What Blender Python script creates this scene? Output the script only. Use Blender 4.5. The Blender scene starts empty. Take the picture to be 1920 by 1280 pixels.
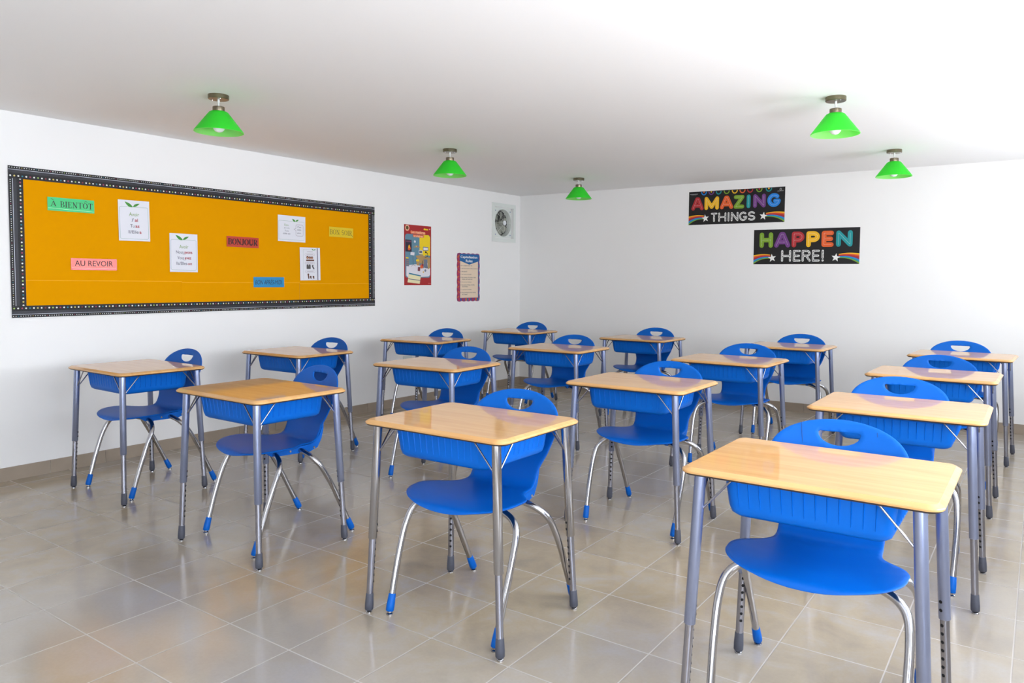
import bpy, bmesh, math, random
from math import sin, cos, pi, radians as R
from mathutils import Vector, Matrix
from mathutils.geometry import delaunay_2d_cdt, tessellate_polygon
random.seed(7)
sc = bpy.context.scene
COL = sc.collection

# ------------------------------------------------------------------ camera
F_PX, CX, CY = 1381.12, 1010.55, 592.09          # focal length and principal point in pixels of 1920x1280
PITCH, ROLL, YAW, CAMH = 0.04792, 0.00555, 0.59865, 1.25
fwd = Vector((-sin(YAW)*cos(PITCH), cos(YAW)*cos(PITCH), -sin(PITCH)))
rt = Vector((cos(YAW), sin(YAW), 0)); up = rt.cross(fwd)
r2 = rt*cos(ROLL) + up*sin(ROLL); u2 = -rt*sin(ROLL) + up*cos(ROLL)
cd = bpy.data.cameras.new('camera'); cam = bpy.data.objects.new('camera', cd); COL.objects.link(cam)
m = Matrix((r2, u2, -fwd)).transposed().to_4x4(); m.translation = Vector((0, 0, CAMH)); cam.matrix_world = m
cd.sensor_fit = 'HORIZONTAL'; cd.sensor_width = 36; cd.lens = F_PX/1920*36
cd.shift_x = -(CX-960)/1920; cd.shift_y = (CY-640)/1920; cd.clip_start = .02; cd.clip_end = 100
sc.camera = cam

# ------------------------------------------------------------------ room size
XL, YB, H = -5.2254, 7.2428, 2.262
XR, YF = 0.95, -2.3
# openings (y0, y1, z0, z1) in the right wall, (x0, x1, z0, z1) in the front wall
WIN_R = [(-1.3, 1.0, .35, 2.05), (1.6, 3.6, .75, 2.05), (4.3, 6.6, .75, 2.05)]
WIN_F = [(-1.2, .3, .05, 2.05)]

# ------------------------------------------------------------------ light
sc.view_settings.view_transform = 'Standard'; sc.view_settings.look = 'None'
sc.view_settings.gamma = 1; sc.view_settings.use_curve_mapping = False
sc.view_settings.exposure = -0.02
w = bpy.data.worlds.new('World'); sc.world = w; w.use_nodes = True
bg = w.node_tree.nodes['Background']; bg.inputs[0].default_value = (.80, .90, 1, 1); bg.inputs[1].default_value = 2.0
def area(name, loc, rot, sx, sy, power, color):
    l = bpy.data.lights.new(name, 'AREA'); l.shape = 'RECTANGLE'; l.size = sx; l.size_y = sy
    l.energy = power; l.color = color
    o = bpy.data.objects.new(name, l); COL.objects.link(o); o.location = loc; o.rotation_euler = rot
    return o
TILT = 24        # daylight comes up from the bright ground outside
P_R = [158, 114, 64]; P_F = [24]
for (y0, y1, z0, z1), pw in zip(WIN_R, P_R):
    area('window_daylight', (XR-.01, (y0+y1)/2, (z0+z1)/2), (0, R(90+TILT), 0), z1-z0, y1-y0, pw, (.76, .85, 1) if y0 < 0 else (.87, .92, 1))
for (x0, x1, z0, z1), pw in zip(WIN_F, P_F):
    area('window_daylight', ((x0+x1)/2, YF+.01, (z0+z1)/2), (R(90+TILT), 0, 0), x1-x0, z1-z0, pw, (1, .95, .87))

# ------------------------------------------------------------------ materials
def s2l(c):
    return tuple(((x/255)/12.92 if x/255 <= .04045 else ((x/255+.055)/1.055)**2.4) for x in c) + (1,)
def mat(name, rgb=(200, 200, 200), rough=.5, metal=0, coat=0, coat_rough=.05, spec=None, noise=0, nscale=8, bump=0, bscale=200):
    ma = bpy.data.materials.new(name); ma.use_nodes = True
    nt = ma.node_tree; b = nt.nodes['Principled BSDF']
    c = s2l(rgb); b.inputs['Base Color'].default_value = c
    b.inputs['Roughness'].default_value = rough; b.inputs['Metallic'].default_value = metal
    b.inputs['Coat Weight'].default_value = coat; b.inputs['Coat Roughness'].default_value = coat_rough
    if spec is not None: b.inputs['Specular IOR Level'].default_value = spec
    tc = nt.nodes.new('ShaderNodeTexCoord')
    if noise:
        n = nt.nodes.new('ShaderNodeTexNoise'); n.inputs['Scale'].default_value = nscale; n.inputs['Detail'].default_value = 4
        mx = nt.nodes.new('ShaderNodeMix'); mx.data_type = 'RGBA'
        mx.inputs['A'].default_value = tuple(x*(1-noise) for x in c[:3])+(1,)
        mx.inputs['B'].default_value = tuple(min(1, x*(1+noise)) for x in c[:3])+(1,)
        nt.links.new(tc.outputs['Object'], n.inputs['Vector']); nt.links.new(n.outputs['Fac'], mx.inputs['Factor'])
        nt.links.new(mx.outputs['Result'], b.inputs['Base Color'])
    if bump:
        n = nt.nodes.new('ShaderNodeTexNoise'); n.inputs['Scale'].default_value = bscale
        bp = nt.nodes.new('ShaderNodeBump'); bp.inputs['Strength'].default_value = bump; bp.inputs['Distance'].default_value = .002
        nt.links.new(tc.outputs['Object'], n.inputs['Vector']); nt.links.new(n.outputs['Fac'], bp.inputs['Height'])
        nt.links.new(bp.outputs['Normal'], b.inputs['Normal'])
    return ma
M = {}
M['wall'] = mat('wall_paint', (240, 238, 235), .6, noise=.012, nscale=1.2, bump=.06, bscale=60)
M['ceiling'] = mat('ceiling_paint', (242, 241, 240), .7, noise=.015, nscale=.8, bump=.12, bscale=14)
M['gray'] = mat('grey_powder_coat', (148, 157, 186), .33, .8, noise=.05, nscale=30)
M['chrome'] = mat('polished_steel', (178, 177, 180), .16, 1)
M['steel'] = mat('satin_steel', (158, 158, 168), .27, 1)
M['boot'] = mat('grey_rubber', (72, 74, 85), .6, noise=.06, nscale=60)
M['blue'] = mat('blue_plastic', (0, 92, 184), .42, spec=.2, noise=.05, nscale=7, bump=.05, bscale=900)
M['bluebox'] = mat('blue_bin_plastic', (0, 98, 194), .42, spec=.2, noise=.05, nscale=7)
M['black'] = mat('black_hole', (12, 12, 14), .8)
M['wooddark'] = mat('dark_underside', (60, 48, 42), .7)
M['skirt_top'] = M['wall']
M['brass'] = mat('brushed_nickel', (128, 118, 98), .28, 1)
M['bulb'] = mat('bulb_glass', (236, 240, 240), .25)
M['white_plastic'] = mat('white_plastic', (222, 226, 220), .4)
M['fanblade'] = mat('fan_blade', (150, 152, 140), .45)
M['wire'] = mat('guard_wire', (215, 216, 208), .35, .5)
M['dark'] = mat('dark_recess', (38, 38, 40), .8)
M['glass'] = mat('pane_glass', (250, 250, 250), .02); M['glass'].node_tree.nodes['Principled BSDF'].inputs['Transmission Weight'].default_value = 1
def ink(name, rgb, rough=.55): 
    k = 'ink_'+name
    if k not in M: M[k] = mat(k, rgb, rough)
    return M[k]

def wood():
    ma = bpy.data.materials.new('maple_laminate'); ma.use_nodes = True; nt = ma.node_tree; b = nt.nodes['Principled BSDF']
    tc = nt.nodes.new('ShaderNodeTexCoord'); mp = nt.nodes.new('ShaderNodeMapping'); mp.inputs['Scale'].default_value = (1.2, 16, 16)
    oi = nt.nodes.new('ShaderNodeObjectInfo')
    n = nt.nodes.new('ShaderNodeTexNoise'); n.noise_dimensions = '4D'; n.inputs['Scale'].default_value = 2.2; n.inputs['Detail'].default_value = 5; n.inputs['Distortion'].default_value = .6
    nt.links.new(tc.outputs['Object'], mp.inputs['Vector']); nt.links.new(mp.outputs['Vector'], n.inputs['Vector']); nt.links.new(oi.outputs['Random'], n.inputs['W'])
    cr = nt.nodes.new('ShaderNodeValToRGB'); cr.color_ramp.elements[0].position = .3; cr.color_ramp.elements[1].position = .75
    cr.color_ramp.elements[0].color = s2l((203, 151, 92)); cr.color_ramp.elements[1].color = s2l((217, 171, 113))
    nt.links.new(n.outputs['Fac'], cr.inputs['Fac']); nt.links.new(cr.outputs['Color'], b.inputs['Base Color'])
    b.inputs['Roughness'].default_value = .45; b.inputs['Specular IOR Level'].default_value = .15; b.inputs['Coat Weight'].default_value = .75; b.inputs['Coat Roughness'].default_value = .038
    b.inputs['Coat IOR'].default_value = 1.5
    return ma
M['wood'] = wood()

def floor_mat():
    ma = bpy.data.materials.new('floor_tiles'); ma.use_nodes = True; nt = ma.node_tree; b = nt.nodes['Principled BSDF']
    T = .33662; OX, OY = -2.1879*1.25, .9583*1.25
    N = nt.nodes.new; L = nt.links.new
    tc = N('ShaderNodeTexCoord'); mp = N('ShaderNodeMapping'); mp.inputs['Location'].default_value = (-OX/T, -OY/T, 0); mp.inputs['Scale'].default_value = (1/T, 1/T, 1/T)
    L(tc.outputs['Object'], mp.inputs['Vector'])
    fl = N('ShaderNodeVectorMath'); fl.operation = 'FLOOR'; L(mp.outputs['Vector'], fl.inputs[0])
    fr = N('ShaderNodeVectorMath'); fr.operation = 'FRACTION'; L(mp.outputs['Vector'], fr.inputs[0])
    sep = N('ShaderNodeSeparateXYZ'); L(fr.outputs['Vector'], sep.inputs[0])
    def mth(op, a, b_=None):
        n = N('ShaderNodeMath'); n.operation = op
        for i, v in enumerate((a, b_)):
            if v is None: continue
            if isinstance(v, (int, float)): n.inputs[i].default_value = v
            else: L(v, n.inputs[i])
        return n.outputs[0]
    def edge(s):   # distance to nearest grid line
        return mth('MINIMUM', s, mth('SUBTRACT', 1.0, s))
    d = mth('MINIMUM', edge(sep.outputs['X']), edge(sep.outputs['Y']))
    g = N('ShaderNodeMapRange'); g.inputs['From Min'].default_value = .004; g.inputs['From Max'].default_value = .009; L(d, g.inputs['Value'])   # 0 in the joint
    wn = N('ShaderNodeTexWhiteNoise'); wn.noise_dimensions = '2D'; L(fl.outputs['Vector'], wn.inputs['Vector'])
    no = N('ShaderNodeTexNoise'); no.inputs['Scale'].default_value = 5; no.inputs['Detail'].default_value = 6; no.inputs['Roughness'].default_value = .62; no.inputs['Distortion'].default_value = .4
    ofs = N('ShaderNodeVectorMath'); ofs.operation = 'MULTIPLY_ADD'; ofs.inputs[1].default_value = (7, 7, 7); L(wn.outputs['Color'], ofs.inputs[0]); L(tc.outputs['Object'], ofs.inputs[2]); L(ofs.outputs['Vector'], no.inputs['Vector'])
    cr = N('ShaderNodeValToRGB'); e = cr.color_ramp.elements; e[0].position = .32; e[1].position = .7
    e[0].color = s2l((152, 138, 118)); e[1].color = s2l((170, 162, 152)); 
    k = e.new(.5); k.color = s2l((168, 152, 126))
    L(no.outputs['Fac'], cr.inputs['Fac'])
    lo = N('ShaderNodeTexNoise'); lo.inputs['Scale'].default_value = .55; lo.inputs['Detail'].default_value = 1; L(tc.outputs['Object'], lo.inputs['Vector'])
    lr = N('ShaderNodeMapRange'); lr.inputs['From Min'].default_value = .42; lr.inputs['From Max'].default_value = .62; lr.inputs['To Max'].default_value = .75; L(lo.outputs['Fac'], lr.inputs['Value'])
    hs_ = N('ShaderNodeMix'); hs_.data_type = 'RGBA'; hs_.inputs['B'].default_value = s2l((170, 164, 157)); L(cr.outputs['Color'], hs_.inputs['A']); L(lr.outputs['Result'], hs_.inputs['Factor'])
    fine = N('ShaderNodeTexNoise'); fine.inputs['Scale'].default_value = 90; fine.inputs['Detail'].default_value = 3; L(tc.outputs['Object'], fine.inputs['Vector'])
    vm = N('ShaderNodeMix'); vm.data_type = 'RGBA'; vm.blend_type = 'MULTIPLY'; vm.inputs['Factor'].default_value = 1
    val = mth('ADD', mth('MULTIPLY', wn.outputs['Value'], .10), mth('MULTIPLY', fine.outputs['Fac'], .12)); val = mth('ADD', val, .87)
    cmb = N('ShaderNodeCombineColor'); [L(val, cmb.inputs[i]) for i in range(3)]
    L(hs_.outputs['Result'], vm.inputs['A']); L(cmb.outputs['Color'], vm.inputs['B'])
    mx = N('ShaderNodeMix'); mx.data_type = 'RGBA'; mx.inputs['A'].default_value = s2l((184, 177, 170)); L(vm.outputs['Result'], mx.inputs['B']); L(g.outputs['Result'], mx.inputs['Factor'])
    L(mx.outputs['Result'], b.inputs['Base Color'])
    rg = N('ShaderNodeMapRange'); rg.inputs['To Min'].default_value = .6; rg.inputs['To Max'].default_value = .15; L(g.outputs['Result'], rg.inputs['Value']); L(rg.outputs['Result'], b.inputs['Roughness'])
    bp = N('ShaderNodeBump'); bp.inputs['Strength'].default_value = .4; bp.inputs['Distance'].default_value = .0015
    hh = mth('ADD', g.outputs['Result'], mth('MULTIPLY', no.outputs['Fac'], .12)); L(hh, bp.inputs['Height']); L(bp.outputs['Normal'], b.inputs['Normal'])
    b.inputs['Specular IOR Level'].default_value = .75
    return ma
M['floor'] = floor_mat()
def skirt_mat():
    ma = mat('skirting_tile', (160, 145, 128), .35, noise=.12, nscale=9); return ma
M['skirt'] = skirt_mat()
def shade_mat(ct, cp):
    ma = bpy.data.materials.new('green_glass_shade'); ma.use_nodes = True; nt = ma.node_tree; nt.nodes.remove(nt.nodes['Principled BSDF'])
    out = nt.nodes['Material Output']; N = nt.nodes.new; L = nt.links.new
    tr = N('ShaderNodeBsdfTranslucent'); tr.inputs['Color'].default_value = ct
    df = N('ShaderNodeBsdfPrincipled'); df.inputs['Base Color'].default_value = cp; df.inputs['Roughness'].default_value = .25
    mx = N('ShaderNodeMixShader'); mx.inputs['Fac'].default_value = .5; L(tr.outputs[0], mx.inputs[1]); L(df.outputs[0], mx.inputs[2]); L(mx.outputs[0], out.inputs['Surface'])
    return ma
M['shade'] = shade_mat((.16, 1, .14, 1), (.05, .74, .05, 1)); M['shade_in'] = shade_mat((.5, 1, .35, 1), (.42, .86, .28, 1))

# ------------------------------------------------------------------ mesh helpers
def link(name, bm, mats, parent=None, smooth=True, angle=35, recalc=True, loc=(0, 0, 0)):
    if recalc: bmesh.ops.recalc_face_normals(bm, faces=bm.faces[:])
    me = bpy.data.meshes.new(name); bm.to_mesh(me); bm.free()
    for ma in (mats if isinstance(mats, (list, tuple)) else [mats]): me.materials.append(ma)
    if smooth:
        me.shade_smooth() if hasattr(me, 'shade_smooth') else None
        me.set_sharp_from_angle(angle=R(angle))
    o = bpy.data.objects.new(name, me); COL.objects.link(o); o.parent = parent; o.location = loc
    return o
def tag(o, label=None, cat=None, group=None, kind=None):
    if label: o['label'] = label
    if cat: o['category'] = cat
    if group: o['group'] = group
    if kind: o['kind'] = kind
    return o
def empty(name, loc=(0, 0, 0), rz=0):
    o = bpy.data.objects.new(name, None); COL.objects.link(o); o.location = loc; o.rotation_euler = (0, 0, rz); o.empty_display_size = .1; return o
def copy_tree(o, parent=None):
    c = o.copy(); COL.objects.link(c); c.parent = parent
    for ch in list(o.children): copy_tree(ch, c)
    return c
def add_box(bm, x0, x1, y0, y1, z0, z1, mi=0):
    v = [bm.verts.new(p) for p in ((x0,y0,z0),(x1,y0,z0),(x1,y1,z0),(x0,y1,z0),(x0,y0,z1),(x1,y0,z1),(x1,y1,z1),(x0,y1,z1))]
    for f in ((0,3,2,1),(4,5,6,7),(0,1,5,4),(1,2,6,5),(2,3,7,6),(3,0,4,7)):
        fc = bm.faces.new([v[i] for i in f]); fc.material_index = mi
def add_tube(bm, pts, rad, n=14, mi=0, cap=True):
    pts = [Vector(p) for p in pts]; rs = rad if isinstance(rad, (list, tuple)) else [rad]*len(pts)
    t0 = (pts[1]-pts[0]).normalized(); ref = Vector((0, 0, 1)) if abs(t0.z) < .9 else Vector((1, 0, 0))
    nx = t0.cross(ref).normalized(); rings = []
    for i, p in enumerate(pts):
        t = ((pts[min(i+1, len(pts)-1)]-pts[max(i-1, 0)])).normalized()
        nx = (nx-t*nx.dot(t)).normalized(); ny = t.cross(nx)
        rings.append([bm.verts.new(p+(nx*cos(a)+ny*sin(a))*rs[i]) for a in [2*pi*k/n for k in range(n)]])
    for a, b_ in zip(rings, rings[1:]):
        for k in range(n):
            f = bm.faces.new((a[k], a[(k+1) % n], b_[(k+1) % n], b_[k])); f.material_index = mi
    if cap:
        for rg in (rings[0][::-1], rings[-1]):
            f = bm.faces.new(rg); f.material_index = mi
def add_lathe(bm, prof, n=32, mi=0, c=(0, 0), closed=False):
    rings = []
    for r_, z in prof:
        if r_ < 1e-6: rings.append([bm.verts.new((c[0], c[1], z))])
        else: rings.append([bm.verts.new((c[0]+r_*cos(2*pi*k/n), c[1]+r_*sin(2*pi*k/n), z)) for k in range(n)])
    seq = list(zip(rings, rings[1:]))
    if closed: seq.append((rings[-1], rings[0]))
    for a, b_ in seq:
        for k in range(n):
            k2 = (k+1) % n
            vs = [a[k % len(a)], a[k2 % len(a)], b_[k2 % len(b_)], b_[k % len(b_)]]
            u = []
            for v in vs:
                if v not in u: u.append(v)
            if len(u) > 2: f = bm.faces.new(u); f.material_index = mi
def catmull(P, n=6):
    P = [Vector(p) for p in P]; Q = [P[0]*2-P[1]]+P+[P[-1]*2-P[-2]]; out = []
    for i in range(1, len(Q)-2):
        for k in range(n):
            t = k/n; a, b_, c, d = Q[i-1], Q[i], Q[i+1], Q[i+2]
            out.append(.5*((2*b_)+(c-a)*t+(2*a-5*b_+4*c-d)*t*t+(3*b_-a-3*c+d)*t**3))
    out.append(P[-1]); return out
def rrect(x0, x1, y0, y1, r_, n=6):
    out = []
    for cx, cy, a0 in ((x1-r_, y1-r_, 0), (x0+r_, y1-r_, 90), (x0+r_, y0+r_, 180), (x1-r_, y0+r_, 270)):
        for k in range(n+1):
            a = R(a0+90*k/n); out.append((cx+r_*cos(a), cy+r_*sin(a)))
    return out
def loft(bm, loops, mi=0, capb=True, capt=True, mis=None):
    rings = [[bm.verts.new(p) for p in lp] for lp in loops]; n = len(rings[0])
    for i, (a, b_) in enumerate(zip(rings, rings[1:])):
        for k in range(n):
            f = bm.faces.new((a[k], a[(k+1) % n], b_[(k+1) % n], b_[k])); f.material_index = mis[i] if mis else mi
    if capb: f = bm.faces.new(rings[0][::-1]); f.material_index = mis[0] if mis else mi
    if capt: f = bm.faces.new(rings[-1]); f.material_index = mis[-1] if mis else mi

# ------------------------------------------------------------------ room shell
def struct(name, bm, ma, parent=None, smooth=False):
    o = link(name, bm, ma, parent, smooth=smooth)
    if parent is None: o['kind'] = 'structure'
    return o
T = .2
bm = bmesh.new(); add_box(bm, XL-T, XR+T, YF-T, YB+T, -.1, 0); struct('floor', bm, M['floor'])
bm = bmesh.new(); add_box(bm, XL-T, XR+T, YF-T, YB+T, H, H+.12); struct('ceiling', bm, M['ceiling'])
FAN = (6.735, 7.092, 1.745, 2.095)         # hole for the exhaust fan in the left wall
bm = bmesh.new()
y0, y1, z0, z1 = FAN
add_box(bm, XL-T, XL, YF-T, y0, 0, H); add_box(bm, XL-T, XL, y1, YB+T, 0, H); add_box(bm, XL-T, XL, y0, y1, 0, z0); add_box(bm, XL-T, XL, y0, y1, z1, H)
struct('wall_left', bm, M['wall'])
bm = bmesh.new(); add_box(bm, XL, XR, YB, YB+T, 0, H); struct('wall_back', bm, M['wall'])
def wall_with_holes(name, a0, a1, holes, maker):
    bm = bmesh.new(); cur = a0
    for (p, q, z0, z1) in sorted(holes):
        maker(bm, cur, p, 0, H); maker(bm, p, q, 0, z0); maker(bm, p, q, z1, H); cur = q
    maker(bm, cur, a1, 0, H); return struct(name, bm, M['wall'])
wall_with_holes('wall_right', YF-T, YB+T, WIN_R, lambda bm, a, b_, z0, z1: add_box(bm, XR, XR+T, a, b_, z0, z1))
wall_with_holes('wall_front', XL, XR, WIN_F, lambda bm, a, b_, z0, z1: add_box(bm, a, b_, YF-T, YF, z0, z1))
wi = 0
for kind, (a, b_, z0, z1) in [('R', q) for q in WIN_R]+[('F', q) for q in WIN_F]:
    wi += 1
    def bx(bm, p, q, s0, s1, d0, d1):
        if kind == 'R': add_box(bm, XR+d0, XR+d1, p, q, s0, s1)
        else: add_box(bm, p, q, YF-d1, YF-d0, s0, s1)
    e = empty('window_%d' % wi, (0, 0, 0)); e['kind'] = 'structure'
    bm = bmesh.new(); t = .05
    bx(bm, a, a+t, z0, z1, .06, .12); bx(bm, b_-t, b_, z0, z1, .06, .12); bx(bm, a+t, b_-t, z0, z0+t, .06, .12); bx(bm, a+t, b_-t, z1-t, z1, .06, .12)
    mid = (a+b_)/2; bx(bm, mid-t/2, mid+t/2, z0+t, z1-t, .06, .12)
    link('window_frame', bm, M['white_plastic'], e, smooth=False)
    bm = bmesh.new(); bx(bm, a+t, mid-t/2, z0+t, z1-t, .088, .092); bx(bm, mid+t/2, b_-t, z0+t, z1-t, .088, .092)
    link('window_pane', bm, M['glass'], e, smooth=False)
def skirting(name, axis):
    bm = bmesh.new(); zt = .084; L_ = .3366; g = .0018
    if axis == 'L':
        add_box(bm, XL, XL+.005, YF, YB, 0, zt-.002, 1)
        y = YF+.02
        while y < YB:
            add_box(bm, XL, XL+.009, y+g, min(y+L_-g, YB), 0, zt); y += L_
    else:
        add_box(bm, XL+.009, XR, YB-.005, YB, 0, zt-.002, 1)
        x = XL+.009
        while x < XR:
            add_box(bm, x+g, min(x+L_-g, XR), YB-.009, YB, 0, zt); x += L_
    o = link(name, bm, [M['skirt'], ink('grout', (196, 184, 168))], smooth=False); o['kind'] = 'structure'
skirting('baseboard_left', 'L'); skirting('baseboard_back', 'B')

# ------------------------------------------------------------------ student desk
W2, D2, TOPZ = .3294, .2514, .7326
FX, FY = .3104, .2327          # feet
LX, LY = .276, .212            # leg tops
def make_desk():
    root = empty('student_desk')
    # tabletop: bevelled slab
    bm = bmesh.new()
    def lp(ins, z): return [(x, y, z) for x, y in rrect(-W2+ins, W2-ins, -D2+ins, D2-ins, max(.042-ins, .012), 8)]
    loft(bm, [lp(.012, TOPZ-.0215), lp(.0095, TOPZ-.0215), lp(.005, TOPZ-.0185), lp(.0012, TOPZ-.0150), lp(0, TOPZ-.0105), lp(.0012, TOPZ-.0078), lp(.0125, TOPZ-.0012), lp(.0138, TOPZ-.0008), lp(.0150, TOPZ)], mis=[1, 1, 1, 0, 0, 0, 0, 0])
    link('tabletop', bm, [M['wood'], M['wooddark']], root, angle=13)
    # book box: tapered open bin
    bm = bmesh.new()
    def bl(sx0, sx1, sy0, sy1, z, r_): return [(x, y, z) for x, y in rrect(sx0, sx1, sy0, sy1, r_, 5)]
    zt, zb = TOPZ-.0225, .598
    outer = [bl(-.228, .228, -.198, .205, zt, .03), bl(-.228, .228, -.198, .205, zt-.006, .03), bl(-.222, .222, -.190, .198, zt-.012, .034), bl(-.212, .212, -.182, .192, zb+.026, .034), bl(-.207, .207, -.177, .188, zb+.009, .034), bl(-.195, .195, -.166, .178, zb, .03)]
    inner = [bl(-.218, .218, -.186, .200, zt, .03), bl(-.208, .208, -.178, .188, zb+.02, .03), bl(-.19, .19, -.16, .175, zb+.006, .026)]
    loft(bm, outer[::-1], capb=True, capt=False); loft(bm, inner[::-1], capb=True, capt=False)
    # narrow raised ribs down the front and the sides
    def rib(a, bq, nx, ny, wx, wy):
        (x0_, y0_, z0_), (x1_, y1_, z1_) = a, bq; h = .0038
        vs = []
        for (px, py, pz) in (a, bq):
            vs += [bm.verts.new((px-wx, py-wy, pz)), bm.verts.new((px+nx*h, py+ny*h, pz)), bm.verts.new((px+wx, py+wy, pz))]
        bm.faces.new((vs[0], vs[1], vs[4], vs[3])); bm.faces.new((vs[1], vs[2], vs[5], vs[4])); bm.faces.new((vs[3], vs[4], vs[5]))
    for k in range(13):
        x = -.1776+k*.0296
        rib((x, -.1895, zt-.013), (x*.98, -.1800, zb+.03), 0, -1, .0026, 0)
    for sd in (-1, 1):
        for k in range(11):
            y = -.148+k*.03
            rib((sd*.2215, y, zt-.013), (sd*.2124, y, zb+.032), sd, 0, 0, .0026)
    link('book_box', bm, M['bluebox'], root, angle=40, recalc=True)
    for sx in (-1, 1):
        for sy in (-1, 1):
            top = Vector((sx*LX, sy*LY, TOPZ-.022)); foot = Vector((sx*FX, sy*FY, 0)); d = (top-foot); 
            at = lambda z: foot+d*(z/d.z)
            bm = bmesh.new()
            add_tube(bm, [at(.283), at(.284), at(TOPZ-.022)], [.0155, .0162, .0162], 20)
            inw = Vector((-sx*(.5 if sy > 0 else .75), -sy*(.87 if sy > 0 else .65), 0)).normalized()
            for z in (.31, .335):       # two adjusting holes low in the outer tube
                c = at(z); add_tube(bm, [c+inw*.0155, c+inw*.0165], .0050, 10, mi=1)
            leg = link('leg', bm, [M['gray'], M['black']], root)
            bm = bmesh.new(); add_tube(bm, [at(.055), at(.285)], .0128, 18)
            for k in range(7):
                c = at(.118+k*.0245); add_tube(bm, [c+inw*.0122, c+inw*.0131], .0050, 10, mi=1)
            link('leg_insert', bm, [M['steel'], M['black']], leg)
            bm = bmesh.new(); add_tube(bm, [at(.0095), at(.013), at(.03), at(.072), at(.0735)], [.0135, .0158, .0162, .0140, .0130], 18); link('foot_cap', bm, M['boot'], leg)
            bm = bmesh.new(); add_tube(bm, [(foot.x, foot.y, 0), (foot.x, foot.y, .004), (foot.x, foot.y, .0098)], [.0120, .0120, .006], 16); link('glide', bm, M['chrome'], leg)
            # two thin braces from the leg up to the tabletop
            j = at(.616)
            bm = bmesh.new(); add_tube(bm, [j+Vector((-sx*.014, 0, 0)), Vector((top.x-sx*.090, top.y+sy*.004, TOPZ-.026)), Vector((top.x-sx*.095, top.y+sy*.004, TOPZ-.0225)), Vector((top.x-sx*.112, top.y+sy*.004, TOPZ-.0235))], .0031, 8); link('brace_rod', bm, M['steel'], root)
            bm = bmesh.new(); add_tube(bm, [j+Vector((0, -sy*.014, 0)), Vector((top.x+sx*.008, top.y-sy*.086, TOPZ-.026)), Vector((top.x+sx*.008, top.y-sy*.091, TOPZ-.0225)), Vector((top.x+sx*.008, top.y-sy*.108, TOPZ-.0235))], .0031, 8); link('brace_rod', bm, M['steel'], root)
    return root

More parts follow.
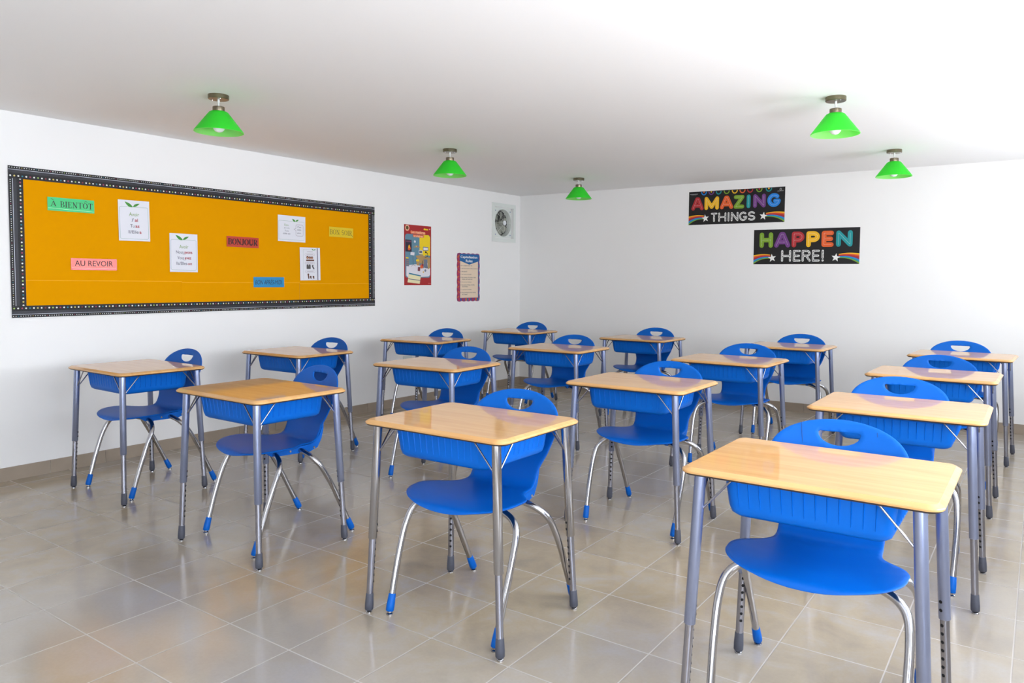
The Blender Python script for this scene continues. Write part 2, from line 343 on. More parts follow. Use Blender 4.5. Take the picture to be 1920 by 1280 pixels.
# ------------------------------------------------------------------ chair
def make_chair():
    root = empty('student_chair')
    prof = catmull([(0, -.255, .434), (0, -.249, .444), (0, -.228, .452), (0, -.16, .456), (0, -.06, .452), (0, .03, .450), (0, .085, .4495), (0, .112, .455), (0, .130, .472), (0, .143, .50), (0, .156, .535), (0, .173, .58), (0, .201, .655), (0, .229, .73), (0, .258, .806)], 8)
    S = [0]
    for a, b_ in zip(prof, prof[1:]): S.append(S[-1]+(b_-a).length)
    def at(s):
        s = max(0, min(S[-1]-1e-6, s)); i = 0
        while S[i+1] < s: i += 1
        t = (s-S[i])/(S[i+1]-S[i]); p = prof[i].lerp(prof[i+1], t)
        i0 = max(i-2, 0); i1 = min(i+3, len(prof)-1); tg = (prof[i1]-prof[i0]).normalized()
        return p, Vector((0, -tg.z, tg.y))          # point and the normal towards the sitter
    def s_y(y):   # arc position on the seat
        for i in range(len(prof)-1):
            if prof[i].y <= y <= prof[i+1].y: return S[i]+(y-prof[i].y)/(prof[i+1].y-prof[i].y)*(S[i+1]-S[i])
    def s_z(z):
        for i in range(len(prof)-1):
            if prof[i].y > .08 and prof[i].z <= z <= prof[i+1].z: return S[i]+(z-prof[i].z)/(prof[i+1].z-prof[i].z)*(S[i+1]-S[i])
    keys = [(s_y(-.12), .241), (s_y(-.085), .242), (s_y(-.055), .235), (s_y(-.03), .221), (s_y(-.01), .203), (s_y(.01), .184), (s_y(.03), .168), (s_y(.055), .157), (s_y(.09), .153), (s_z(.49), .153), (s_z(.53), .160), (s_z(.58), .184), (s_z(.63), .200), (s_z(.665), .2065), (s_z(.69), .207)]
    kc = catmull([(k[1], k[0], 0) for k in keys], 4)
    right = []
    s0 = s_y(-.12)
    for k in range(14):
        a = k/14*pi/2; right.append((.241*sin(a)**.92, s0-s0*cos(a)))
    right += [(p.x, p.y) for p in kc]
    sT, sE = s_z(.69), S[-1]
    for k in range(1, 15):
        a = k/14*pi/2; right.append((.207*cos(a)**.97 if k < 14 else 0, sT+(sE-sT)*sin(a)))
    outline = right+[(-x, y) for x, y in right[::-1][1:-1]]
    # hand hole: flat top, round bottom
    h0, h1 = s_z(.7265), s_z(.772); hole = []
    for k in range(13):
        a = pi+pi*k/12; hole.append((.066*cos(a), h1-.008+(h1-.008-h0)*sin(a)))
    hole += [(.064, h1-.0035), (.057, h1-.0005), (.03, h1), (0, h1+.001), (-.03, h1), (-.057, h1-.0005), (-.064, h1-.0035)]
    def inside(p, poly):
        c = False; n = len(poly)
        for i in range(n):
            (x1, y1), (x2, y2) = poly[i], poly[i-1]
            if (y1 > p[1]) != (y2 > p[1]) and p[0] < (x2-x1)*(p[1]-y1)/(y2-y1)+x1: c = not c
        return c
    def near(p, poly, d):
        return any((p[0]-q[0])**2+(p[1]-q[1])**2 < d*d for q in poly)
    pts = list(outline)+list(hole); no, nh = len(outline), len(hole)
    edges = [(i, (i+1) % no) for i in range(no)]+[(no+i, no+(i+1) % nh) for i in range(nh)]
    g = .0135; y = g/2
    row = 0
    while y < S[-1]:
        x = -.24+(g/2 if row % 2 else 0)
        while x < .245:
            if inside((x, y), outline) and not inside((x, y), hole) and not near((x, y), pts[:no+nh], g*.6): pts.append((x, y))
            x += g
        y += g*.87; row += 1
    vs, _, fs, _, _, _ = delaunay_2d_cdt([Vector(p) for p in pts], edges, [], 0, 1e-5)
    bm = bmesh.new(); bv = []
    sB0, sB1 = s_y(.02), s_z(.60)
    for v in vs:
        u, s = v; p, n = at(s)
        t = max(0, min(1, (s-sB0)/(sB1-sB0)))
        lift = (1-t)*(.22*u*u)+t*(.40*u*u)                  # dished seat, back wrapping forward
        if s < s0*1.6: lift *= max(0, min(1, s/(s0*1.2)))
        # edge rolls away from the sitter
        q = p+n*lift; bv.append(bm.verts.new((u, q.y, q.z)))
    for f in fs:
        c = sum((Vector(vs[i]) for i in f), Vector((0, 0)))/len(f)
        if inside(c, outline) and not inside(c, hole): bm.faces.new([bv[i] for i in f])
    loose = [v for v in bm.verts if not v.link_faces]; bmesh.ops.delete(bm, geom=loose, context='VERTS')
    bmesh.ops.recalc_face_normals(bm, faces=bm.faces[:])
    bm.faces.ensure_lookup_table()
    avg = sum((f.normal.z*f.calc_area() for f in bm.faces if abs(f.calc_center_median().y) < .1), 0)
    if avg < 0: bmesh.ops.reverse_faces(bm, faces=bm.faces[:])
    # thicken: two skins joined by a rounded rim
    th = .0066; bm.verts.ensure_lookup_table(); bm.normal_update()
    topv = list(bm.verts); topf = list(bm.faces); bot = {v: bm.verts.new(v.co-v.normal*th) for v in topv}
    rim = [e for e in bm.edges if len(e.link_faces) == 1]
    mids = {}
    for e in rim:
        for v in e.verts:
            if v not in mids:
                inn = Vector((0, 0, 0)); fc = e.link_faces[0]
                for f in v.link_faces: inn += f.calc_center_median()-v.co
                inn.normalize(); mids[v] = bm.verts.new(v.co-v.normal*th*.5-inn*.0028)
    rimpairs = [(e.verts[0], e.verts[1]) for e in rim]
    for f in topf: bm.faces.new([bot[v] for v in reversed(f.verts)])
    for a, b_ in rimpairs:
        bm.faces.new((a, b_, mids[b_], mids[a])); bm.faces.new((mids[a], mids[b_], bot[b_], bot[a]))
    link('seat_shell', bm, M['blue'], root, angle=70)
    # side rails of the seat that clamp the tubes
    for sx in (-1, 1):
        bm = bmesh.new()
        pr = [(-.15, .449), (-.05, .446), (.03, .444), (.085, .445), (.116, .455), (.142, .482), (.156, .515), (.166, .545), (.165, .51), (.154, .465), (.132, .425), (.09, .409), (.02, .411), (-.06, .413), (-.11, .418), (-.14, .438)]
        xo, xi = sx*.148, sx*.134
        A = [bm.verts.new((xo, y, z)) for y, z in pr]; B = [bm.verts.new((xi, y, z)) for y, z in pr]
        tri = tessellate_polygon([[Vector((0, y, z)) for y, z in pr]])
        for t in tri: bm.faces.new([A[i] for i in t]); bm.faces.new([B[i] for i in reversed(t)])
        for i in range(len(pr)):
            j = (i+1) % len(pr); bm.faces.new((A[i], A[j], B[j], B[i]))
        br = link('seat_rail', bm, M['blue'], root, smooth=False)
        for yb_ in (-.015, .112):
            bm = bmesh.new(); add_tube(bm, [(xo, yb_, .427), (xo+sx*.003, yb_, .427)], .005, 10); link('bolt', bm, M['chrome'], br)
    def legs(cross_y, ys, nm):
        for sx in (-1, 1):
            P = [(sx*x, y, z) for x, y, z in ys]
            path = catmull(P, 6)
            bm = bmesh.new(); add_tube(bm, path, .0124, 16); lg = link('leg', bm, M['chrome'], root, angle=60)
            e = Vector(P[-1]); d = (Vector(P[-2])-e).normalized(); base = e-d*((e.z-.012)/d.z)
            bm = bmesh.new(); add_tube(bm, [base, base+d*.004, base+d*.02, base+d*.062, base+d*.064], [.0125, .0152, .0155, .0135, .0122], 16); link('foot_cap', bm, M['blue'], lg)
            bm = bmesh.new(); c = (base.x, base.y); add_tube(bm, [(c[0], c[1], 0), (c[0], c[1], .004), (c[0], c[1], .007), (c[0], c[1], .0125)], [.0125, .0125, .007, .007], 14); link('glide', bm, M['chrome'], lg)
    legs(-.09, [(0, -.090, .4265), (.10, -.090, .4265), (.155, -.095, .4235), (.205, -.105, .409), (.235, -.118, .387), (.250, -.134, .357), (.2555, -.158, .305), (.2555, -.183, .235), (.2525, -.209, .155), (.246, -.246, .028)], 'front')
    legs(.035, [(0, .035, .4265), (.10, .035, .4265), (.155, .040, .4235), (.205, .050, .409), (.235, .064, .387), (.250, .085, .357), (.2545, .118, .30), (.2545, .158, .225), (.252, .197, .14), (.2495, .250, .028)], 'rear')
    return root

DESKS = {'A1': (-3.540, 1.802, -.021), 'A2': (-2.440, 1.706, -.012), 'A3': (-1.398, 1.698, .002), 'A4': (-.399, 1.726, -.001),
 'B1': (-3.557, 2.733, .009), 'B2': (-2.497, 2.757, .056), 'B3': (-1.362, 2.761, .006), 'B4': (-.385, 2.740, .005),
 'C1': (-3.575, 3.828, .060), 'C2': (-2.481, 3.861, .018), 'C3': (-1.375, 3.843, -.018), 'C4': (-.399, 3.814, -.015),
 'D1': (-3.573, 4.949, .003), 'D2': (-2.420, 4.901, -.029), 'D3': (-1.359, 4.901, -.007), 'D4': (-.369, 4.907, -.046)}
# chair centre in its desk's frame and its own turn (degrees)
CH = {'A1': (-.024, .085, 2), 'A2': (-.042, .115, -7), 'A3': (.010, .052, .8), 'A4': (-.016, .080, 2),
 'B1': (-.012, .083, 1), 'B2': (-.012, .100, -1), 'B3': (.012, .080, 0), 'B4': (-.040, .130, 3.5),
 'C1': (-.012, .08, 0), 'C2': (-.055, .095, 0), 'C3': (-.005, .165, 3), 'C4': (-.006, .105, 1),
 'D1': (-.045, .075, 1), 'D2': (-.012, .06, 0), 'D3': (.018, .075, 0), 'D4': (-.04, .09, 4)}
rowtxt = {'A': 'in the front row', 'B': 'in the second row', 'C': 'in the third row', 'D': 'in the back row'}
coltxt = {'1': 'in the column along the left wall', '2': 'second column from the left wall', '3': 'third column from the left wall', '4': 'rightmost column'}
DL = {'A1': 'wood-topped student desk standing nearest the left wall below the orange board, front row',
 'A2': 'honey-topped student desk second from the left in the front row, blue book box underneath',
 'A3': 'wood-topped student desk on bright chrome legs, third from the left in the front row',
 'A4': 'largest, nearest wood-topped student desk at the bottom right, cut off by the frame',
 'B1': 'wood-topped student desk nearest the left wall in the second row',
 'B2': 'wood-topped student desk second from the left wall in the second row, turned slightly',
 'B3': 'wood-topped student desk third from the left wall in the second row, seen whole',
 'B4': 'pale-topped student desk directly behind the nearest desk, rightmost of the second row',
 'C1': 'wood-topped student desk nearest the left wall in the third row, under the red poster',
 'C2': 'wood-topped student desk second from the left wall in the third row',
 'C3': 'wood-topped student desk third from the left wall in the third row',
 'C4': 'pale-topped student desk at the right end of the third row',
 'D1': 'small far wood-topped student desk in the room corner, back row',
 'D2': 'small far wood-topped student desk second from the corner, back row',
 'D3': 'far wood-topped student desk third from the corner in the back row, against the back wall',
 'D4': 'far pale-topped student desk at the right end of the back row'}
chp = {'A1': 'pushed under the front-row desk nearest the left wall', 'A2': 'turned a little, under the honey-topped front-row desk second from the left',
 'A3': 'under the chrome-legged desk, third of the front row', 'A4': 'with scratched backrest, under the nearest desk at bottom right',
 'B1': 'under the second-row desk nearest the left wall', 'B2': 'under the second-row desk second from the left wall',
 'B3': 'under the second-row desk third from the left wall', 'B4': 'behind the rightmost second-row desk, only its backrest clear',
 'C1': 'under the third-row desk nearest the left wall', 'C2': 'under the third-row desk second from the left wall',
 'C3': 'pulled out from the third-row desk third from the left wall', 'C4': 'behind the rightmost third-row desk',
 'D1': 'in the far room corner, under the back-row desk there', 'D2': 'under the back-row desk second from the corner',
 'D3': 'under the back-row desk third from the corner', 'D4': 'behind the rightmost back-row desk'}
proto_d = make_desk(); proto_c = make_chair()
first = True
for k, (x, y, th) in DESKS.items():
    x *= 1.25; y *= 1.25
    d = proto_d if first else copy_tree(proto_d); c = proto_c if first else copy_tree(proto_c); first = False
    d.location = (x, y, 0); d.rotation_euler = (0, 0, th); tag(d, DL[k], 'desk', 'student desks in four rows')
    dx, dy, rz = CH[k]; c.location = (x+dx*cos(th)-dy*sin(th), y+dx*sin(th)+dy*cos(th), 0); c.rotation_euler = (0, 0, th+R(rz))
    tag(c, 'blue plastic school chair '+chp[k], 'chair', 'blue chairs pushed under the desks')
    if k == 'A4':
        bm = bmesh.new()
        for pts in ([(-.118, .2505, .790), (-.112, .236, .750), (-.104, .2195, .700)], [(.112, .2475, .780), (.114, .2425, .766)]):
            q_ = [Vector((a_, b2+.4*a_*a_*-.98, c_+.4*a_*a_*.3)) for a_, b2, c_ in pts]; add_tube(bm, q_, .0006, 5)
        link('scratch', bm, ink('scratch_dark', (20, 40, 80), .7), c)
    if k == 'A3':
        for ch in d.children:
            if ch.name.startswith('leg'): ch.material_slots[0].link = 'OBJECT'; ch.material_slots[0].material = M['chrome']; ch['label'] = 'bright chrome desk leg'

# ------------------------------------------------------------------ ceiling lights
def make_lamp():
    root = empty('ceiling_lamp')
    bm = bmesh.new(); add_lathe(bm, [(0, 0), (.054, 0), (.0545, -.003), (.0545, -.021), (.052, -.0235), (0, -.0235)], 36); cn = link('canopy', bm, M['brass'], root)
    for a in (200, 340):
        bm = bmesh.new(); add_lathe(bm, [(0, -.0235), (.0035, -.0235), (.003, -.0265), (0, -.027)], 10, c=(.040*cos(R(a)), .040*sin(R(a)))); link('screw', bm, M['chrome'], cn)
    bm = bmesh.new(); add_tube(bm, [(0, 0, -.023), (0, 0, -.043), (0, 0, -.044), (0, 0, -.064)], [.0062, .0062, .0042, .0042], 14); link('stem', bm, M['white_plastic'], root)
    bm = bmesh.new(); add_lathe(bm, [(0, -.063), (.028, -.063), (.0315, -.065), (.0315, -.089), (.031, -.091), (0, -.091)], 32); link('lamp_cap', bm, M['brass'], root)
    bm = bmesh.new(); add_lathe(bm, [(.020, -.0895), (.040, -.0895), (.0485, -.094), (.0545, -.101), (.1275, -.198), (.1290, -.2025), (.1275, -.2035), (.1235, -.199), (.0515, -.104), (.046, -.098), (.038, -.094), (.020, -.094)], 48, closed=True)
    for f in bm.faces:
        c = f.calc_center_median()
        if (c.x**2+c.y**2)**.5 < .0545+(-c.z-.103)*.765-.0015 and c.z < -.1: f.material_index = 1
    link('lamp_shade', bm, [M['shade'], M['shade_in']], root)
    bm = bmesh.new(); add_lathe(bm, [(0, -.094), (.014, -.094), (.016, -.120), (.026, -.146), (.0315, -.168), (.0295, -.186), (.018, -.199), (0, -.204)], 28); link('bulb', bm, M['bulb'], root)
    return root
LAMPS = [(-3.790, 2.403, 'green glass ceiling lamp above the orange board, nearest the camera on the left'), (-3.825, 4.37, 'green glass ceiling lamp above the red poster, middle of the left line'),
 (-3.815, 6.277, 'smallest green glass ceiling lamp, farthest, near the room corner'), (-.965, 4.288, 'larger green glass ceiling lamp on the right, nearer of the right pair'), (-.965, 6.223, 'green glass ceiling lamp at far right, farther of the right pair')]
lp = make_lamp()
for i, (x, y, lb) in enumerate(LAMPS):
    o = lp if i == 0 else copy_tree(lp); o.location = (x, y, H); o.rotation_euler = (0, 0, R(40*i)); tag(o, lb, 'lamp', 'green ceiling lamps')

# ------------------------------------------------------------------ flat printed things
class Sheet:
    """paper or card on a wall; local u to the right, v up, one mesh, ink as thin layers"""
    def __init__(s, w, h, base, thick=.0012, outline=None):
        s.w, s.h, s.t = w, h, thick; s.bm = bmesh.new(); s.mats = [base]; s.lay = thick
        s.poly(outline or [(0, 0), (w, 0), (w, h), (0, h)], None, z=thick, back=True)
    def mi(s, ma):
        if ma is None: return 0
        if ma not in s.mats: s.mats.append(ma)
        return s.mats.index(ma)
    def up(s, d=.00022): s.lay += d
    def poly(s, pts, ma, z=None, back=False):
        z = s.lay if z is None else z; m_ = s.mi(ma)
        if z == s.lay and not back: s.lay += 2e-6
        vs = [s.bm.verts.new((x, y, z)) for x, y in pts]
        try: tris = tessellate_polygon([[Vector((x, y, 0)) for x, y in pts]])
        except Exception: return
        for t in tris:
            a, b_, c = [pts[i] for i in t]
            ar = (b_[0]-a[0])*(c[1]-a[1])-(b_[1]-a[1])*(c[0]-a[0])
            if abs(ar) < 1e-12: continue
            t = t if ar > 0 else t[::-1]
            f = s.bm.faces.new([vs[i] for i in t]); f.material_index = m_
        if back:
            v0 = [s.bm.verts.new((x, y, 0)) for x, y in pts]; n = len(pts)
            for i in range(n):
                j = (i+1) % n; f = s.bm.faces.new((v0[i], v0[j], vs[j], vs[i])); f.material_index = m_
    def rect(s, x0, x1, y0, y1, ma): s.poly([(x0, y0), (x1, y0), (x1, y1), (x0, y1)], ma)
    def disc(s, x, y, r_, ma, n=10, ry=None): s.poly([(x+r_*cos(2*pi*k/n), y+(ry or r_)*sin(2*pi*k/n)) for k in range(n)], ma)
    def line(s, pts, wd, ma, rnd=True, closed=False):
        if closed: pts = list(pts)+[pts[0]]
        for (x0, y0), (x1, y1) in zip(pts, pts[1:]):
            L_ = math.hypot(x1-x0, y1-y0)
            if L_ < 1e-7: continue
            nx, ny = -(y1-y0)/L_*wd/2, (x1-x0)/L_*wd/2
            s.poly([(x0-nx, y0-ny), (x1-nx, y1-ny), (x1+nx, y1+ny), (x0+nx, y0+ny)], ma)
        if rnd:
            for (x, y) in pts: s.disc(x, y, wd/2, ma, 10)
    def text(s, txt, x0, x1, y0, y1, ma, bold=0, shear=0, keep=False, align='C'):
        cu = bpy.data.curves.new('t', 'FONT'); cu.body = txt; cu.size = 1; cu.offset = bold; cu.shear = shear; cu.resolution_u = 3; cu.fill_mode = 'FRONT'
        o = bpy.data.objects.new('t', cu); COL.objects.link(o); bpy.context.view_layer.update()
        dg = bpy.context.evaluated_depsgraph_get(); me = o.evaluated_get(dg).to_mesh()
        xs = [v.co.x for v in me.vertices]; ys = [v.co.y for v in me.vertices]
        if xs:
            ax, bx_, ay, by = min(xs), max(xs), min(ys), max(ys); kx = (x1-x0)/(bx_-ax); ky = (y1-y0)/(by-ay)
            ox, oy = x0, y0
            if keep:
                k = min(kx, ky); 
                ox = x0+((x1-x0)-(bx_-ax)*k)*(.5 if align == 'C' else 0); oy = y0+((y1-y0)-(by-ay)*k)/2; kx = ky = k
            m_ = s.mi(ma); z = s.lay; s.lay += 4e-6
            vs = [s.bm.verts.new((ox+(v.co.x-ax)*kx, oy+(v.co.y-ay)*ky, z)) for v in me.vertices]
            for p in me.polygons:
                try: f = s.bm.faces.new([vs[i] for i in p.vertices]); f.material_index = m_
                except ValueError: pass
        o.evaluated_get(dg).to_mesh_clear(); bpy.data.objects.remove(o); bpy.data.curves.remove(cu)
    def done(s, name, wall, a, z, rot=0, off=.0005, parent=None):
        """a: left edge along the wall, z: bottom"""
        for f in s.bm.faces: f.normal_update()
        o = link(name, s.bm, s.mats, parent, smooth=False, recalc=False)
        if wall == 'L':
            mtx = Matrix(((0, 0, 1, XL+off), (1, 0, 0, a), (0, 1, 0, z), (0, 0, 0, 1)))
        else:
            mtx = Matrix(((1, 0, 0, a), (0, 0, -1, YB-off), (0, 1, 0, z), (0, 0, 0, 1)))
        o.matrix_world = mtx @ Matrix.Rotation(R(rot), 4, 'Z'); return o

def arc(cx, cy, rx, ry, a0, a1, n=14): return [(cx+rx*cos(R(a0+(a1-a0)*k/n)), cy+ry*sin(R(a0+(a1-a0)*k/n))) for k in range(n+1)]
# skeleton letters, unit box
GL = {'A': [[(0, 0), (.42, 1), (.58, 1), (1, 0)], [(.2, .3), (.8, .3)]], 'M': [[(0, 0), (0, 1), (.5, .1), (1, 1), (1, 0)]], 'Z': [[(0, 1), (1, 1), (0, 0), (1, 0)]],
 'I': [[(.5, 0), (.5, 1)]], 'N': [[(0, 0), (0, 1), (1, 0), (1, 1)]], 'G': [arc(.5, .5, .5, .5, 48, 330)+[(1, .42), (.62, .42)]],
 'H': [[(0, 0), (0, 1)], [(1, 0), (1, 1)], [(0, .5), (1, .5)]], 'P': [[(0, 0), (0, 1), (.55, 1)]+arc(.55, .72, .45, .28, 90, -90)+[(0, .44)]],
 'E': [[(1, 1), (0, 1), (0, 0), (1, 0)], [(0, .5), (.9, .5)]], 'T': [[(0, 1), (1, 1)], [(.5, 1), (.5, 0)]],
 'S': [arc(.5, .75, .48, .25, 30, 270, 10)+arc(.5, .25, .5, .25, 90, -150, 10)], 'R': [[(0, 0), (0, 1), (.55, 1)]+arc(.55, .75, .42, .25, 90, -90)+[(0, .5)], [(.5, .5), (1, 0)]],
 '!': [[(.5, .3), (.5, 1)], [(.5, 0), (.5, .02)]]}
def glyph(s, ch, x0, x1, y0, y1, wd, ma, dots=None, chalk=None):
    x0 += wd/2; x1 -= wd/2; y0 += wd/2; y1 -= wd/2
    ps = [[(x0+(x1-x0)*u, y0+(y1-y0)*v) for u, v in st] for st in GL[ch]]
    for p in ps: s.line(p, wd, ma)
    if dots:
        s.up()
        for p in ps:
            acc = 0; step = .0085; nxt = 0
            for (ax, ay), (bx_, by) in zip(p, p[1:]):
                L_ = math.hypot(bx_-ax, by-ay)
                while nxt <= acc+L_+1e-9:
                    t = (nxt-acc)/L_ if L_ else 0; s.disc(ax+(bx_-ax)*t, ay+(by-ay)*t, .0019, dots, 6); nxt += step
                acc += L_
    if chalk:
        s.up()
        for p in ps:
            for (ax, ay), (bx_, by) in zip(p, p[1:]):
                L_ = math.hypot(bx_-ax, by-ay); n = max(1, int(L_/.0042))
                for k in range(n):
                    t = (k+.5)/n; cx, cy = ax+(bx_-ax)*t, ay+(by-ay)*t
                    dx, dy = random.uniform(-1, 1)*wd*.16, random.uniform(-1, 1)*wd*.16; an = random.uniform(-.5, .9)
                    l2 = wd*.22; s.line([(cx+dx-l2*cos(an), cy+dy-l2*sin(an)), (cx+dx+l2*cos(an), cy+dy+l2*sin(an))], wd*.2, chalk, rnd=False)
C = dict(red=(178, 38, 44), yellow=(238, 182, 20), orange=(222, 92, 30), green=(122, 160, 36), teal=(10, 148, 152), purple=(112, 56, 130), blue=(18, 128, 214), black=(7, 6, 9), white=(236, 236, 232))
I = {k: ink(k, v, .55 if k == 'black' else .4) for k, v in C.items()}
def rainbow(s, xe, xs, ytop, ybot, ystar, dirn):
    cols = [I['yellow'], I['orange'], I['red'], ink('brick', (150, 40, 60)), I['blue'], I['teal'], I['green']]
    n = len(cols); W = s.w
    for i, c in enumerate(cols):
        def edge(f):
            # from the sheet's edge to the star
            pts = []
            for k in range(13):
                t = k/12; x = xe+(xs-xe)*t
                y_e = ytop+(ybot-ytop)*f; y_s = ystar+.012-.034*f
                bow = .010*sin(pi*t*.9)*(1-f)+.014*sin(pi*t)*f
                y = y_e+(y_s-y_e)*(t if f < .5 else t**.8)+bow
                pts.append((x, max(y, .0006)))
            return pts
        a = edge(i/n); b_ = edge((i+1)/n); s.poly(a+b_[::-1], c)
def star(s, x, y, r_, rot=0):
    s.up(); s.poly([(x+(r_ if k % 2 == 0 else r_*.42)*cos(R(90+rot+36*k)), y+(r_ if k % 2 == 0 else r_*.42)*sin(R(90+rot+36*k))) for k in range(10)], I['white'])
# AMAZING THINGS
W_, H_ = .985, .340
s = Sheet(W_, H_, I['black']); s.up()
rainbow(s, 0.0005, .165, .088, .001, .078, 1); rainbow(s, W_-.0005, W_-.18, .098, .001, .078, -1)
star(s, .185*W_, .064, .041, 8); star(s, .792*W_, .064, .041, -8); s.up()
for i, (fx, c) in enumerate(zip((.165, .245, .324, .409, .494, .574, .652, .745, .84), ('blue', 'purple', 'teal', 'green', 'yellow', 'orange', 'red', 'green', 'teal'))):
    pts = arc(fx*W_, H_-.006, .026, .030, 180, 360, 12); s.line([(x, min(y, H_-.006)) for x, y in pts], .0105, I[c], rnd=False)
    if i in (0, 1, 7, 8): s.disc(fx*W_, H_-.009, .008, I[('orange', 'yellow', 'orange', 'orange', 'orange', 'orange', 'orange', 'red', 'yellow')[i]], 10)
for k, (x0, x1) in enumerate([(165, 400), (415, 685), (705, 945), (955, 1145), (1180, 1260), (1300, 1520), (1545, 1775)]):
    glyph(s, 'AMAZING'[k], (x0-115)/1728*W_, (x1-115)/1728*W_, H_*.435, H_*.83, .039, I[('red', 'yellow', 'orange', 'green', 'teal', 'purple', 'blue')[k]], dots=I['white'])
for k, (x0, x1) in enumerate([(540, 660), (680, 825), (845, 890), (910, 1045), (1060, 1205), (1215, 1345)]):
    glyph(s, 'THINGS'[k], (x0-115)/1728*W_, (x1-115)/1728*W_, H_*.07, H_*.34, .017, I['white'], chalk=I['black'])
s.up(); s.disc(.957*W_, H_*.93, .011, ink('greyink', (170, 170, 170)), 14); s.up(); s.disc(.957*W_, H_*.93, .006, I['black'], 10); s.up()
s.line([(.928*W_, H_*.88), (.985*W_, H_*.884)], .004, M['ink_greyink']); s.line([(.015*W_, H_*.925), (.1*W_, H_*.925)], .0035, M['ink_greyink']); s.line([(.03*W_, H_*.905), (.085*W_, H_*.905)], .0025, M['ink_greyink'])
o = s.done('wall_banner', 'B', -3.061, 1.835, rot=-.35); tag(o, 'black banner with rainbows reading AMAZING THINGS, upper one on the back wall', 'banner', 'black word banners on the back wall')
W_, H_ = .980, .337
s = Sheet(W_, H_, I['black']); s.up()
rainbow(s, 0.0005, .165, .088, .001, .078, 1); rainbow(s, W_-.0005, W_-.18, .098, .001, .078, -1)
star(s, .187*W_, .06, .041, 8); star(s, .79*W_, .06, .041, -8); s.up()
for k, (x0, x1) in enumerate([(212, 435), (455, 715), (738, 938), (968, 1178), (1205, 1390), (1425, 1670)]):
    glyph(s, 'HAPPEN'[k], (x0-115)/1660*W_, (x1-115)/1660*W_, H_*.475, H_*.922, .043, I[('green', 'purple', 'red', 'yellow', 'orange', 'teal')[k]], dots=I['white'])
for k, (x0, x1) in enumerate([(575, 735), (765, 885), (905, 1045), (1065, 1185), (1205, 1255)]):
    glyph(s, 'HERE!'[k], (x0-115)/1660*W_, (x1-115)/1660*W_, H_*.07, H_*.40, .019, I['white'], chalk=I['black'])
o = s.done('wall_banner', 'B', -2.371, 1.4235, rot=-.3); tag(o, 'black banner with rainbows reading HAPPEN HERE!, lower right one on the back wall', 'banner', 'black word banners on the back wall')

# ------------------------------------------------------------------ bulletin board
BY0, BY1, BZ0, BZ1 = 1.908, 4.889, 1.003, 1.933
board = empty('bulletin_board', (XL, BY0, BZ0)); tag(board, 'long orange paper bulletin board with black dotted border on the left wall', 'bulletin board')
def reparent(o, p):
    bpy.context.view_layer.update(); mw = o.matrix_world.copy(); o.parent = p; o.matrix_parent_inverse = Matrix(); o.matrix_basis = Matrix.Translation(-Vector(p.location)) @ mw
org = mat('orange_paper', (224, 151, 0), .9, noise=.03, nscale=3, spec=.05)
s = Sheet(BY1-BY0-.02, BZ1-BZ0-.02, org, thick=.004)
pw, ph = BY1-BY0-.02, BZ1-BZ0-.02
seam = ink('orange_seam', (240, 172, 20), .8); s.up()
o = s.done('backing_paper', 'L', BY0+.01, BZ0+.01); reparent(o, board)
# the lower strip of paper overlaps the sheet above it in three lengths
for i, (a, b_, zt_) in enumerate(((1.985, 2.995, 1.236), (2.99, 4.035, 1.223), (4.03, 4.82, 1.216))):
    s = Sheet(b_-a, zt_-1.06, org, thick=.0016+.0006*(i % 2)); s.up(); seam_shadow = ink('orange_edge_shadow', (204, 132, 6), .8); s.line([(.002, zt_-1.06-.0022), (b_-a, zt_-1.06-.0022)], .0034, seam, False); s.line([(b_-a-.003, .01), (b_-a-.003, zt_-1.064)], .004, seam_shadow, False); o = s.done('paper_strip', 'L', a, 1.06, off=.0045+.0003*i, rot=-.25 if i == 0 else 0); reparent(o, board)  # darker line at each strip's end paints the shadow of the seam
bk, wh = ink('border_black', (10, 9, 13), .6), ink('dot_white', (226, 226, 222), .5)
dotc = [ink('dot_'+n, c, .5) for n, c in (('gold', (196, 176, 96)), ('teal2', (20, 112, 130)), ('rose', (150, 44, 84)), ('lime', (150, 180, 90)), ('maroon', (120, 34, 50)))]
gb, sl = ink('border_grey', (36, 36, 44), .5), ink('border_silver', (196, 200, 210), .35)
def border(L_, wd, small=.0133, big=.0215, skip=False):
    """local v: 0 = inner edge, wd = outer edge"""
    s = Sheet(L_, wd, bk, thick=.0012); k = wd/.076; s.up()
    s.rect(.001, L_-.001, .034*k, .052*k, gb); s.up(); s.rect(.001, L_-.001, 0.053*k, .0558*k, sl)
    s.up(); n = int(L_/big)
    for i in range(n):
        x = (i+.5)*L_/n
        c = wh if i % 2 == 0 else dotc[(i//2) % 5]
        s.disc(x, .016*k, .0052, c, 10)
        s.line(arc(x, .015*k, .0098, .0105, 200, 340, 5), .0012, gb, rnd=False)
        for q in (-.0054, .0054):
            s.line([(x+q, .0265*k), (x+q, .031*k)], .0022, gb, rnd=False)
    n = int(L_/small)
    for i in range(n):
        s.disc((i+.5)*L_/n, 0.0665*k, .0029, wh if i % 6 != 5 else dotc[(i//6) % 5], 7)
    return s
def place(s, name, u0, v0, ang, off):
    o = s.done(name, 'L', 0, 0, off=off)
    o.matrix_world = Matrix(((0, 0, 1, XL+off), (1, 0, 0, u0), (0, 1, 0, v0), (0, 0, 0, 1))) @ Matrix.Rotation(R(ang), 4, 'Z'); reparent(o, board)
wb = .075
place(border(BZ1-BZ0-.13, .080), 'border_strip', BY0+.080, BZ0+.065, 90, .0062)     # left: inner edge towards +u
place(border(BZ1-BZ0-.13, wb), 'border_strip', BY1-wb, BZ1-.065, -90, .0062)
place(border(BY1-BY0, wb), 'border_strip', BY0, BZ1-wb, 0, .0076)
